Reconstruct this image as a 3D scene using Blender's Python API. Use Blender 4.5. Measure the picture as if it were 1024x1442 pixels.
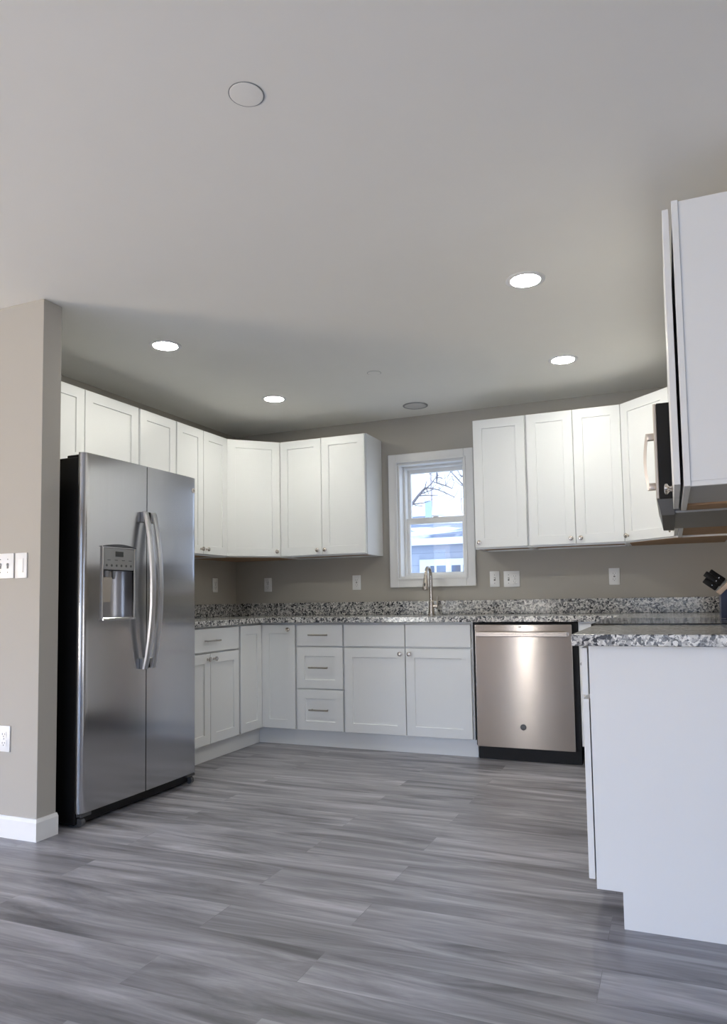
import bpy, bmesh, math, random
from mathutils import Vector, Matrix

for o in list(bpy.data.objects):
    bpy.data.objects.remove(o)
S = bpy.context.scene
C = S.collection
PI = math.pi
random.seed(4)

# ------------------------------------------------------------------ camera
cd = bpy.data.cameras.new('camera')
cam = bpy.data.objects.new('camera', cd)
C.objects.link(cam)
S.camera = cam
cd.sensor_fit = 'HORIZONTAL'
cd.sensor_width = 36.0
cd.lens = 1009.18 * 36.0 / 1024.0
cd.shift_x = -(529.9 - 512.0) / 1024.0
cd.shift_y = (775.83 - 721.0) / 1024.0
cd.clip_start = 0.05
yaw, pitch, roll = math.radians(22.3129), math.radians(3.8327), math.radians(-0.9626)
F = Vector((-math.sin(yaw) * math.cos(pitch), math.cos(yaw) * math.cos(pitch), math.sin(pitch)))
R0 = Vector((math.cos(yaw), math.sin(yaw), 0))
U0 = R0.cross(F)
R1 = math.cos(roll) * R0 + math.sin(roll) * U0
U1 = -math.sin(roll) * R0 + math.cos(roll) * U0
M = Matrix((R1, U1, -F)).transposed().to_4x4()
M.translation = Vector((3.4286, -5.2050, 1.0374))
cam.matrix_world = M

# ------------------------------------------------------------------ light and exposure
S.view_settings.view_transform = 'Standard'
S.view_settings.look = 'None'
S.view_settings.gamma = 1
S.view_settings.exposure = 0.09
S.view_settings.use_curve_mapping = False
SKY = (0.64, 0.77, 1.0)
SKY_STRENGTH = 2.45
# colour and radiance of the area lamps added for sky and ground light: patio door, narrow window, then the added second patio door, left window, right window
SKY_LIGHT = [((0.179, 0.436, 1.000), 78.0), ((0.80, 0.88, 1.000), 95.0), ((0.200, 0.480, 1.000), 40.0), ((0.143, 0.429, 1.000), 40.0), ((0.30, 0.55, 1.000), 12.0)]
GROUND_LIGHT = [((1.000, 1.000, 0.941), 17.0), ((1.000, 0.92, 0.84), 30.0), ((1.000, 1.000, 1.000), 2.0), ((1.000, 0.790, 0.540), 41.0), ((1.000, 0.860, 0.700), 3.0)]
LED = (1.0, 0.968, 0.845)
LED_STRENGTH = 152.0

W = bpy.data.worlds.new('world')
S.world = W
W.use_nodes = True
bg = W.node_tree.nodes['Background']
bg.inputs[0].default_value = (*SKY, 1)
bg.inputs[1].default_value = SKY_STRENGTH


def daylight(name, loc, rot, sx, sy, col, rad):
    l = bpy.data.lights.new(name, 'AREA')
    l.shape = 'RECTANGLE'
    l.size, l.size_y = sx, sy
    l.color = col
    l.energy = rad * sx * sy * PI
    o = bpy.data.objects.new(name, l)
    o.location = loc
    o.rotation_euler = rot
    C.objects.link(o)
    return o


REAR = -9.0
FAR_LEFT = -3.0
WIN_REAR = [(-2.8, -0.9, 0.05, 2.1), (0.74, 1.10, 0.25, 2.1), (2.7, 4.7, 0.05, 2.1)]      # x0 x1 z0 z1; the last added for extra sky light
FAR_RIGHT = 7.0
FILL_WIN_RIGHT = [(-4.8, -3.4, 0.05, 1.7)]  # unseen window added to brighten faces turned to the right
FILL_WIN_LEFT = [(-8.4, -5.6, 0.05, 2.1)]                               # y0 y1 z0 z1
# area lamps added outside each window: one high for sky, one low for ground bounce
for k, (a, b, c, d) in enumerate(WIN_REAR):
    m, w = (a + b) / 2, b - a
    daylight('sky_fill_%d' % k, (m, REAR - 2.0, 2.95), (PI / 2 - 0.35, 0, 0), w + 1.2, 1.3, *SKY_LIGHT[k])
    daylight('ground_fill_%d' % k, (m, REAR - 0.9, 0.55), (PI / 2 + 0.5, 0, 0), w, 1.1, *GROUND_LIGHT[k])
for k, (a, b, c, d) in enumerate(FILL_WIN_LEFT):
    m, w = (a + b) / 2, b - a
    daylight('sky_fill_3', (FAR_LEFT - 2.0, m, 2.95), (PI / 2 - 0.35, 0, -PI / 2), w + 1.2, 1.3, *SKY_LIGHT[3])
    daylight('ground_fill_3', (FAR_LEFT - 0.9, m, 0.55), (PI / 2 + 0.5, 0, -PI / 2), w, 1.1, *GROUND_LIGHT[3])
for k, (a, b, c, d) in enumerate(FILL_WIN_RIGHT):
    m, w = (a + b) / 2, b - a
    daylight('sky_fill_4', (FAR_RIGHT + 2.0, m, 2.95), (PI / 2 - 0.35, 0, PI / 2), w + 1.2, 1.3, *SKY_LIGHT[4])
    daylight('ground_fill_4', (FAR_RIGHT + 0.9, m, 0.55), (PI / 2 + 0.5, 0, PI / 2), w, 1.1, *GROUND_LIGHT[4])

# ------------------------------------------------------------------ materials


def new_mat(name):
    m = bpy.data.materials.new(name)
    m.use_nodes = True
    nt = m.node_tree
    return m, nt, nt.nodes['Principled BSDF']


def N(nt, typ, **kw):
    n = nt.nodes.new(typ)
    for k, v in kw.items():
        setattr(n, k, v)
    return n


def plain(name, col, rough=0.5, metal=0.0, var=0.03, scale=8.0, bump=0.0, bscale=200.0, coat=0.0):
    """A painted or moulded surface: colour with a faint procedural mottling and an optional fine bump."""
    m, nt, b = new_mat(name)
    tc = N(nt, 'ShaderNodeTexCoord')
    no = N(nt, 'ShaderNodeTexNoise')
    no.inputs['Scale'].default_value = scale
    no.inputs['Detail'].default_value = 3
    nt.links.new(tc.outputs['Object'], no.inputs['Vector'])
    mx = N(nt, 'ShaderNodeMix', data_type='RGBA')
    mx.inputs[6].default_value = (*[max(0, c * (1 - var)) for c in col], 1)
    mx.inputs[7].default_value = (*[min(1, c * (1 + var)) for c in col], 1)
    nt.links.new(no.outputs['Fac'], mx.inputs[0])
    nt.links.new(mx.outputs[2], b.inputs['Base Color'])
    b.inputs['Roughness'].default_value = rough
    b.inputs['Metallic'].default_value = metal
    b.inputs['Coat Weight'].default_value = coat
    if max(col) < 0.05 and rough > 0.2:
        b.inputs['Specular IOR Level'].default_value = 0.25
    if bump:
        n2 = N(nt, 'ShaderNodeTexNoise')
        n2.inputs['Scale'].default_value = bscale
        nt.links.new(tc.outputs['Object'], n2.inputs['Vector'])
        bp = N(nt, 'ShaderNodeBump')
        bp.inputs['Strength'].default_value = bump
        bp.inputs['Distance'].default_value = 0.002
        nt.links.new(n2.outputs['Fac'], bp.inputs['Height'])
        nt.links.new(bp.outputs['Normal'], b.inputs['Normal'])
    return m


def steel(name, col, rough, aniso, vertical_brush):
    m, nt, b = new_mat(name)
    tc = N(nt, 'ShaderNodeTexCoord')
    mp = N(nt, 'ShaderNodeMapping')
    mp.inputs['Scale'].default_value = (260, 260, 1.5) if vertical_brush else (1.5, 1.5, 260)
    no = N(nt, 'ShaderNodeTexNoise')
    no.inputs['Scale'].default_value = 1.0
    no.inputs['Detail'].default_value = 2
    nt.links.new(tc.outputs['Object'], mp.inputs['Vector'])
    nt.links.new(mp.outputs['Vector'], no.inputs['Vector'])
    mx = N(nt, 'ShaderNodeMix', data_type='RGBA')
    mx.inputs[6].default_value = (*[c * 0.95 for c in col], 1)
    mx.inputs[7].default_value = (*[c * 1.05 for c in col], 1)
    nt.links.new(no.outputs['Fac'], mx.inputs[0])
    nt.links.new(mx.outputs[2], b.inputs['Base Color'])
    b.inputs['Metallic'].default_value = 1.0
    b.inputs['Roughness'].default_value = rough
    b.inputs['Anisotropic'].default_value = aniso
    b.inputs['Anisotropic Rotation'].default_value = 0.0 if vertical_brush else 0.25
    tg = N(nt, 'ShaderNodeTangent', direction_type='UV_MAP', uv_map='UVMap')
    nt.links.new(tg.outputs[0], b.inputs['Tangent'])
    return m


def glass(name, refl=0.06, tint=(1, 1, 1)):
    m = bpy.data.materials.new(name)
    m.use_nodes = True
    nt = m.node_tree
    nt.nodes.clear()
    out = N(nt, 'ShaderNodeOutputMaterial')
    t = N(nt, 'ShaderNodeBsdfTransparent')
    t.inputs[0].default_value = (*tint, 1)
    g = N(nt, 'ShaderNodeBsdfGlossy')
    g.inputs['Roughness'].default_value = 0.02
    mx = N(nt, 'ShaderNodeMixShader')
    mx.inputs[0].default_value = refl
    nt.links.new(t.outputs[0], mx.inputs[1])
    nt.links.new(g.outputs[0], mx.inputs[2])
    nt.links.new(mx.outputs[0], out.inputs[0])
    return m


def floor_mat():
    m, nt, b = new_mat('grey_vinyl_planks')
    L = nt.links.new
    tc = N(nt, 'ShaderNodeTexCoord')
    br = N(nt, 'ShaderNodeTexBrick')
    br.offset = 0.37
    br.inputs['Scale'].default_value = 1.0
    br.inputs['Brick Width'].default_value = 1.22
    br.inputs['Row Height'].default_value = 0.18
    br.inputs['Mortar Size'].default_value = 0.0009
    br.inputs['Mortar Smooth'].default_value = 0.2
    br.inputs['Color1'].default_value = (0, 0, 0, 1)
    br.inputs['Color2'].default_value = (1, 1, 1, 1)
    br.inputs['Mortar'].default_value = (0.3, 0.3, 0.3, 1)
    L(tc.outputs['Object'], br.inputs['Vector'])
    # every plank gets its own stretch of grain
    ad = N(nt, 'ShaderNodeVectorMath', operation='MULTIPLY_ADD')
    L(br.outputs['Color'], ad.inputs[0])
    ad.inputs[1].default_value = (7.0, 3.0, 11.0)
    L(tc.outputs['Object'], ad.inputs[2])
    mp = N(nt, 'ShaderNodeMapping')
    mp.inputs['Scale'].default_value = (0.95, 8.5, 1.0)
    L(ad.outputs[0], mp.inputs['Vector'])
    n1 = N(nt, 'ShaderNodeTexNoise')
    n1.inputs['Scale'].default_value = 1.3
    n1.inputs['Detail'].default_value = 6
    n1.inputs['Roughness'].default_value = 0.62
    n1.inputs['Distortion'].default_value = 0.8
    L(mp.outputs[0], n1.inputs['Vector'])
    mp2 = N(nt, 'ShaderNodeMapping')
    mp2.inputs['Scale'].default_value = (5.0, 90.0, 1.0)
    L(ad.outputs[0], mp2.inputs['Vector'])
    n2 = N(nt, 'ShaderNodeTexNoise')
    n2.inputs['Scale'].default_value = 1.0
    n2.inputs['Detail'].default_value = 4
    L(mp2.outputs[0], n2.inputs['Vector'])
    cr = N(nt, 'ShaderNodeValToRGB')
    e = cr.color_ramp.elements
    e[0].position, e[0].color = 0.32, (0.112, 0.110, 0.123, 1)
    e[1].position, e[1].color = 0.70, (0.45, 0.445, 0.485, 1)
    x = cr.color_ramp.elements.new(0.5)
    x.color = (0.254, 0.25, 0.274, 1)
    L(n1.outputs['Fac'], cr.inputs[0])
    mx = N(nt, 'ShaderNodeMix', data_type='RGBA', blend_type='OVERLAY')
    mx.inputs[0].default_value = 0.25
    L(cr.outputs[0], mx.inputs[6])
    L(n2.outputs['Fac'], mx.inputs[7])
    m2 = N(nt, 'ShaderNodeMix', data_type='RGBA', blend_type='MULTIPLY')
    m2.inputs[0].default_value = 1.0
    mr = N(nt, 'ShaderNodeMapRange')
    mr.inputs['To Min'].default_value = 0.93
    mr.inputs['To Max'].default_value = 1.07
    L(br.outputs['Color'], mr.inputs['Value'])
    L(mx.outputs[2], m2.inputs[6])
    L(mr.outputs[0], m2.inputs[7])
    m3 = N(nt, 'ShaderNodeMix', data_type='RGBA', blend_type='MIX')
    m3.inputs[7].default_value = (0.05, 0.047, 0.045, 1)
    ml = N(nt, 'ShaderNodeMath', operation='MULTIPLY')
    ml.inputs[1].default_value = 0.25
    L(br.outputs['Fac'], ml.inputs[0])
    L(ml.outputs[0], m3.inputs[0])
    L(m2.outputs[2], m3.inputs[6])
    L(m3.outputs[2], b.inputs['Base Color'])
    b.inputs['Roughness'].default_value = 0.38
    bp = N(nt, 'ShaderNodeBump')
    bp.inputs['Strength'].default_value = 0.12
    bp.inputs['Distance'].default_value = 0.002
    L(n2.outputs['Fac'], bp.inputs['Height'])
    L(bp.outputs[0], b.inputs['Normal'])
    return m


def granite_mat():
    m, nt, b = new_mat('speckled_granite')
    L = nt.links.new
    tc = N(nt, 'ShaderNodeTexCoord')
    wn = N(nt, 'ShaderNodeTexNoise')
    wn.inputs['Scale'].default_value = 45
    L(tc.outputs['Object'], wn.inputs['Vector'])
    ad = N(nt, 'ShaderNodeVectorMath', operation='MULTIPLY_ADD')
    ad.inputs[1].default_value = (0.03, 0.03, 0.03)
    L(wn.outputs['Color'], ad.inputs[0])
    L(tc.outputs['Object'], ad.inputs[2])
    v = N(nt, 'ShaderNodeTexVoronoi')
    v.inputs['Scale'].default_value = 98
    L(ad.outputs[0], v.inputs['Vector'])
    cr = N(nt, 'ShaderNodeValToRGB')
    cr.color_ramp.interpolation = 'CONSTANT'
    e = cr.color_ramp.elements
    e[0].position, e[0].color = 0.0, (0.04, 0.043, 0.052, 1)
    e[1].position, e[1].color = 0.17, (0.18, 0.185, 0.20, 1)
    for p, c in ((0.34, (0.50, 0.495, 0.485)), (0.58, (0.68, 0.675, 0.66)), (0.88, (0.32, 0.32, 0.325))):
        x = cr.color_ramp.elements.new(p)
        x.color = (*c, 1)
    sp = N(nt, 'ShaderNodeSeparateColor')
    L(v.outputs['Color'], sp.inputs[0])
    L(sp.outputs[0], cr.inputs[0])
    # finer flecks scattered through the larger crystals
    v2 = N(nt, 'ShaderNodeTexVoronoi')
    v2.inputs['Scale'].default_value = 210
    L(ad.outputs[0], v2.inputs['Vector'])
    s2 = N(nt, 'ShaderNodeSeparateColor')
    L(v2.outputs['Color'], s2.inputs[0])
    c2 = N(nt, 'ShaderNodeValToRGB')
    c2.color_ramp.interpolation = 'CONSTANT'
    c2.color_ramp.elements[0].color = (0.25, 0.25, 0.27, 1)
    c2.color_ramp.elements[1].position = 0.16
    c2.color_ramp.elements[1].color = (1, 1, 1, 1)
    L(s2.outputs[1], c2.inputs[0])
    mm = N(nt, 'ShaderNodeMix', data_type='RGBA', blend_type='MULTIPLY')
    mm.inputs[0].default_value = 0.8
    L(cr.outputs[0], mm.inputs[6])
    L(c2.outputs[0], mm.inputs[7])
    L(mm.outputs[2], b.inputs['Base Color'])
    b.inputs['Roughness'].default_value = 0.14
    return m


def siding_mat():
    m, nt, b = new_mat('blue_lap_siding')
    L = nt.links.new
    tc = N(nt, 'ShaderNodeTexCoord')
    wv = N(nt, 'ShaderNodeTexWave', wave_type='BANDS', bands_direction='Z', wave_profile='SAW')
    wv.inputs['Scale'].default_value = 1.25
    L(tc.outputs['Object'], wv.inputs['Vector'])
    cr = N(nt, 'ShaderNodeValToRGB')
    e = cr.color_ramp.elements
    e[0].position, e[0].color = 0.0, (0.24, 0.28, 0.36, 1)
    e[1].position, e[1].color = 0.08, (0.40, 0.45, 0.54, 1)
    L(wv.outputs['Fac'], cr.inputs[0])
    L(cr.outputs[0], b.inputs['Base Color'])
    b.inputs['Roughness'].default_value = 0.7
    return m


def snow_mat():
    m, nt, b = new_mat('shade_streaked_snow')
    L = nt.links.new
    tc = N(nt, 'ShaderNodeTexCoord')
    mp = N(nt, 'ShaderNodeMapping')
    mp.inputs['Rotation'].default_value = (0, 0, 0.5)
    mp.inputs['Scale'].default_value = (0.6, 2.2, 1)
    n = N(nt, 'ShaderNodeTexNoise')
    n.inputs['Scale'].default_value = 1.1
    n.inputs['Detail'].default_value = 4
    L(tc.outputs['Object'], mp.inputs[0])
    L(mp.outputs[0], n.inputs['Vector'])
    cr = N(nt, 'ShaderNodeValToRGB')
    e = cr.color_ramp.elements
    e[0].position, e[0].color = 0.50, (0.20, 0.25, 0.34, 1)  # blue tree-shadow streaks painted into the snow colour
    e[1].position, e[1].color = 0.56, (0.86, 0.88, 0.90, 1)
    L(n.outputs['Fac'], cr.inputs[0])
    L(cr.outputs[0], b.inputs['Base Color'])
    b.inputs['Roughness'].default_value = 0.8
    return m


def emit(name, col, strength):
    m, nt, b = new_mat(name)
    b.inputs['Base Color'].default_value = (0.9, 0.9, 0.9, 1)
    b.inputs['Emission Color'].default_value = (*col, 1)
    b.inputs['Emission Strength'].default_value = strength
    return m


MAT = dict(
    wall=plain('greige_wall_paint', (0.425, 0.402, 0.362), 0.75, var=0.015, bump=0.08, bscale=350),
    ceiling=plain('white_ceiling_paint', (0.885, 0.872, 0.82), 0.9, var=0.01),
    trim=plain('white_trim_paint', (0.80, 0.80, 0.80), 0.4, var=0.01),
    cab=plain('white_cabinet_paint', (0.785, 0.80, 0.812), 0.36, var=0.01, scale=3),
    raw=plain('raw_brown_board', (0.36, 0.23, 0.14), 0.75, var=0.15, scale=20),
    under=plain('shaded_underside', (0.45, 0.45, 0.45), 0.6, var=0.05),  # white paint darkened to grey, its shade put into the colour
    vinyl=plain('white_window_vinyl', (0.82, 0.82, 0.81), 0.35, var=0.01),
    floor=floor_mat(), granite=granite_mat(),
    fridge=steel('fridge_steel', (0.49, 0.495, 0.515), 0.165, 0.85, True),
    dw=steel('dishwasher_steel', (0.48, 0.435, 0.395), 0.17, 0.94, False),
    dwbar=steel('dishwasher_handle_steel', (0.62, 0.565, 0.52), 0.24, 0.6, False),
    bar=steel('handle_steel', (0.54, 0.54, 0.55), 0.28, 0.5, False),
    nickel=plain('brushed_nickel', (0.62, 0.57, 0.52), 0.27, 1.0),
    pull=plain('dark_nickel', (0.42, 0.39, 0.36), 0.3, 1.0),
    chrome=plain('polished_chrome', (0.80, 0.80, 0.80), 0.12, 1.0),
    black=plain('black_enamel', (0.008, 0.008, 0.009), 0.45),
    blackgl=plain('black_glass', (0.008, 0.008, 0.009), 0.06),
    dark=plain('dark_grey_plastic', (0.07, 0.072, 0.078), 0.45),
    midgrey=plain('grey_metallic_plastic', (0.30, 0.30, 0.30), 0.4, 0.5),
    cavity=plain('dark_steel_liner', (0.40, 0.40, 0.42), 0.3, 0.9),
    paddle=plain('tan_plastic', (0.42, 0.38, 0.33), 0.5),
    plate=plain('white_plate_plastic', (0.80, 0.80, 0.80), 0.3, var=0.01),
    slot=plain('dark_slot', (0.19, 0.19, 0.19), 0.6),
    silver=plain('silver_plastic', (0.55, 0.50, 0.46), 0.35, 0.7),
    lens=emit('lit_lens', LED, LED_STRENGTH),
    gap=plain('shadow_gap', (0.05, 0.045, 0.04), 0.8),
    navy=plain('navy_block', (0.012, 0.018, 0.06), 0.35),
    wood=plain('pale_wood', (0.62, 0.50, 0.42), 0.5, var=0.1, scale=30),
    glass=glass('window_glass'),
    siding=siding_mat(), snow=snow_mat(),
    ext=plain('white_exterior_paint', (0.78, 0.82, 0.86), 0.6),
    pane=plain('dark_garage_pane', (0.10, 0.12, 0.17), 0.15),
    bark=plain('bark', (0.19, 0.17, 0.17), 0.9, var=0.3, scale=30),
    palebark=plain('pale_bark', (0.55, 0.48, 0.48), 0.9, var=0.2, scale=20),
    chim=plain('pale_blue_flue', (0.45, 0.58, 0.72), 0.6),
    ground=plain('snowy_ground', (0.75, 0.77, 0.80), 0.9, var=0.1, scale=2),
)

# ------------------------------------------------------------------ mesh helpers


def link(name, bm, mat, parent=None, loc=(0, 0, 0), rot=(0, 0, 0), smooth=None):
    bmesh.ops.recalc_face_normals(bm, faces=bm.faces[:])
    uv = bm.loops.layers.uv.new('UVMap')
    for f in bm.faces:
        n = f.normal
        ax = max(range(3), key=lambda i: abs(n[i]))
        for lp in f.loops:
            p = lp.vert.co
            lp[uv].uv = (p.y, p.z) if ax == 0 else ((p.x, p.z) if ax == 1 else (p.x, p.y))
    if smooth is not None:
        a = math.radians(smooth)
        for f in bm.faces:
            f.smooth = True
        for e in bm.edges:
            e.smooth = len(e.link_faces) == 2 and e.calc_face_angle(0) < a
    me = bpy.data.meshes.new(name)
    bm.to_mesh(me)
    bm.free()
    me.materials.append(MAT[mat] if isinstance(mat, str) else mat)
    o = bpy.data.objects.new(name, me)
    C.objects.link(o)
    o.location = loc
    o.rotation_euler = rot
    if parent:
        o.parent = parent
    if smooth is not None and smooth <= 35:
        md = o.modifiers.new('flat_faces', 'WEIGHTED_NORMAL')
        md.keep_sharp = True
        md.weight = 90
    return o


def add(bm, src):
    me = bpy.data.meshes.new('scratch')
    src.to_mesh(me)
    src.free()
    bm.from_mesh(me)
    bpy.data.meshes.remove(me)


def box(bm, x0, x1, y0, y1, z0, z1, bev=0.0, seg=1):
    t = bmesh.new()
    bmesh.ops.create_cube(t, size=1)
    for v in t.verts:
        v.co = Vector(((x0 + x1) / 2 + v.co.x * (x1 - x0), (y0 + y1) / 2 + v.co.y * (y1 - y0), (z0 + z1) / 2 + v.co.z * (z1 - z0)))
    if bev:
        bmesh.ops.bevel(t, geom=t.edges[:], offset=bev, segments=seg, profile=0.5, affect='EDGES')
    add(bm, t)
    return bm


def Box(*a, **k):
    return box(bmesh.new(), *a, **k)


def prism(bm, pts, z0, z1, bev=0.0):
    """pts: outline in XY, extruded from z0 to z1"""
    t = bmesh.new()
    vs = [t.verts.new((x, y, z0)) for x, y in pts]
    f = t.faces.new(vs)
    r = bmesh.ops.extrude_face_region(t, geom=[f])
    for v in r['geom']:
        if isinstance(v, bmesh.types.BMVert):
            v.co.z = z1
    bmesh.ops.recalc_face_normals(t, faces=t.faces[:])
    if bev:
        bmesh.ops.bevel(t, geom=t.edges[:], offset=bev, segments=2, profile=0.5, affect='EDGES')
    add(bm, t)
    return bm


def lathe(bm, prof, n=32, axis='Z', centre=(0, 0, 0), hollow=False):
    """prof: (radius, height) pairs turned about an axis through centre"""
    t = bmesh.new()
    rings = []
    for r, h in prof:
        if r < 1e-6:
            rings.append([t.verts.new((0, 0, h))])
        else:
            rings.append([t.verts.new((r * math.cos(2 * PI * k / n), r * math.sin(2 * PI * k / n), h)) for k in range(n)])
    for a, b in zip(rings, rings[1:] + ([rings[0]] if hollow else [])):
        for k in range(n):
            j = (k + 1) % n
            if len(a) == 1 and len(b) == 1:
                continue
            if len(a) == 1:
                t.faces.new((a[0], b[k], b[j]))
            elif len(b) == 1:
                t.faces.new((a[k], a[j], b[0]))
            else:
                t.faces.new((a[k], a[j], b[j], b[k]))
    for ring in (rings[0], rings[-1]):
        if len(ring) > 1 and not hollow:
            t.faces.new(ring)
    mt = {'Z': Matrix(), 'Y': Matrix.Rotation(PI / 2, 4, 'X'), 'X': Matrix.Rotation(PI / 2, 4, 'Y')}[axis]   # Y: heights run to -y
    bmesh.ops.transform(t, matrix=Matrix.Translation(centre) @ mt, verts=t.verts[:])
    add(bm, t)
    return bm


def tube(bm, pts, rad, n=12):
    """round tube through pts; rad is a number or one radius per point"""
    t = bmesh.new()
    pts = [Vector(p) for p in pts]
    rr = rad if isinstance(rad, (list, tuple)) else [rad] * len(pts)
    prev = None
    rings = []
    for i, p in enumerate(pts):
        d = (pts[min(i + 1, len(pts) - 1)] - pts[max(i - 1, 0)]).normalized()
        if prev is None:
            a = d.orthogonal().normalized()
        else:
            a = (prev - d * prev.dot(d)).normalized()
        prev = a
        b = d.cross(a)
        rings.append([t.verts.new(p + rr[i] * (math.cos(2 * PI * k / n) * a + math.sin(2 * PI * k / n) * b)) for k in range(n)])
    for A, B in zip(rings, rings[1:]):
        for k in range(n):
            j = (k + 1) % n
            t.faces.new((A[k], A[j], B[j], B[k]))
    t.faces.new(rings[0])
    t.faces.new(rings[-1])
    add(bm, t)
    return bm


def empty(name, loc, rz=0.0):
    o = bpy.data.objects.new(name, None)
    o.empty_display_size = 0.1
    C.objects.link(o)
    o.location = loc
    o.rotation_euler = (0, 0, rz)
    return o


def tag(o, label, cat, group=None):
    o['label'] = label
    o['category'] = cat
    if group:
        o['group'] = group
    return o


def thing(name, label, cat, loc, rz=0.0, group=None):
    return tag(empty(name, loc, rz), label, cat, group)


def struct(o):
    o['kind'] = 'structure'
    return o


def dup(root, loc, rz, label, group=None):
    r = root.copy()
    C.objects.link(r)
    r.location = loc
    r.rotation_euler = (0, 0, rz)
    r['label'] = label
    if group:
        r['group'] = group
    for ch in list(root.children):
        c = ch.copy()
        C.objects.link(c)
        c.parent = r
        for g in list(ch.children):
            d = g.copy()
            C.objects.link(d)
            d.parent = c
    return r


# ------------------------------------------------------------------ room shell
XR = 3.7825          # right kitchen wall
H = 2.45             # ceiling
WT = 0.20            # wall thickness
XL, XE = FAR_LEFT, FAR_RIGHT   # far side walls of the open room
SX, SY0, SY1 = 0.80, -2.795, -2.687   # wall stub beside the refrigerator

struct(link('floor', Box(XL - WT, XE + WT, REAR - WT, WT, -0.1, 0.0), 'floor'))
struct(link('ceiling', Box(XL - WT, XE + WT, REAR - WT, WT, H, H + 0.1), 'ceiling'))


def wall_with_holes(name, axis, at, thick, u0, u1, holes, mat='wall'):
    """a wall in the plane axis=at..at+thick from u0 to u1, with rectangular holes (ua, ub, za, zb)"""
    us = sorted({u0, u1, *[h[0] for h in holes], *[h[1] for h in holes]})
    bm = bmesh.new()
    for a, b in zip(us, us[1:]):
        cuts = [(h[2], h[3]) for h in holes if h[0] <= a and h[1] >= b]
        segs = [(0, H)]
        for c in cuts:
            segs = [s for q in segs for s in ((q[0], min(q[1], c[0])), (max(q[0], c[1]), q[1])) if s[1] - s[0] > 1e-4]
        for z0, z1 in segs:
            if axis == 'y':
                box(bm, a, b, min(at, at + thick), max(at, at + thick), z0, z1)
            else:
                box(bm, min(at, at + thick), max(at, at + thick), a, b, z0, z1)
    bmesh.ops.remove_doubles(bm, verts=bm.verts[:], dist=1e-5)
    return struct(link(name, bm, mat))


WX0, WX1, WZ0, WZ1 = 1.484, 2.022, 1.192, 2.088       # kitchen window opening
wall_with_holes('wall_back', 'y', 0.0016, WT, -WT, XR + WT, [(WX0, WX1, WZ0, WZ1)])
wall_with_holes('wall_left', 'x', -0.0016, -0.12, SY1, 0.0, [])
wall_with_holes('wall_right', 'x', XR + 0.0016, 0.12, -2.82, 0.0, [])
struct(link('wall_partition', Box(XL, SX, SY0, SY1, 0, H, bev=0.004, seg=2), 'wall', smooth=30))
wall_with_holes('wall_rear', 'y', REAR, -WT, XL - WT, XE + WT, WIN_REAR)
wall_with_holes('wall_far_left', 'x', XL, -WT, REAR, SY0, FILL_WIN_LEFT)
wall_with_holes('wall_far_right', 'x', XE, WT, REAR, 0.0, FILL_WIN_RIGHT)
wall_with_holes('wall_behind', 'y', -0.02, WT, XR + 0.12, XE, [])


def baseboard_profile(bm, p0, p1, nrm, h=0.095, t=0.015):
    """moulded baseboard from p0 to p1 with its face pushed out along nrm"""
    p0, p1, nrm = Vector((*p0, 0)), Vector((*p1, 0)), Vector((*nrm, 0))
    prof = [(0, 0), (t, 0), (t, h - 0.014), (t * 0.45, h), (0, h)]
    t_ = bmesh.new()
    A = [t_.verts.new(p0 + nrm * a + Vector((0, 0, b))) for a, b in prof]
    B = [t_.verts.new(p1 + nrm * a + Vector((0, 0, b))) for a, b in prof]
    for k in range(5):
        j = (k + 1) % 5
        t_.faces.new((A[k], A[j], B[j], B[k]))
    t_.faces.new(A)
    t_.faces.new(B)
    add(bm, t_)


bm = bmesh.new()
rows = []
for p, nv in (((XL, SY0), (0, -1)), ((SX, SY0), (1, -1)), ((SX, SY1), (1, 0))):
    rows.append([bm.verts.new((p[0] + nv[0] * a, p[1] + nv[1] * a, b)) for a, b in ((0, 0), (0.015, 0), (0.015, 0.081), (0.007, 0.095), (0, 0.095))])
for A, B in zip(rows, rows[1:]):
    for k in range(5):
        bm.faces.new((A[k], A[(k + 1) % 5], B[(k + 1) % 5], B[k]))
bm.faces.new(rows[0])
bm.faces.new(rows[-1])
struct(link('baseboard_partition', bm, 'trim'))
bm = bmesh.new()
baseboard_profile(bm, (XL, REAR), (-2.8, REAR), (0, 1))
baseboard_profile(bm, (-0.9, REAR), (2.7, REAR), (0, 1))
baseboard_profile(bm, (4.7, REAR), (XE, REAR), (0, 1))
struct(link('baseboard_rear', bm, 'trim'))

# kitchen window: casing, jamb, two sashes, two panes
win = struct(empty('window_1', ((WX0 + WX1) / 2, 0, WZ0)))


def at_window(name, bm, mat, parent):
    bmesh.ops.translate(bm, vec=-Vector(((WX0 + WX1) / 2, 0, WZ0)), verts=bm.verts[:])
    return link(name, bm, mat, parent)


def ring(bm, x0, x1, z0, z1, w, y0, y1, bev=0.002, wb=None, wt=None):
    wb = w if wb is None else wb
    wt = w if wt is None else wt
    box(bm, x0, x0 + w, y0, y1, z0, z1, bev)
    box(bm, x1 - w, x1, y0, y1, z0, z1, bev)
    box(bm, x0 + w, x1 - w, y0, y1, z1 - wt, z1, bev)
    box(bm, x0 + w, x1 - w, y0, y1, z0, z0 + wb, bev)
    return bm


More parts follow.
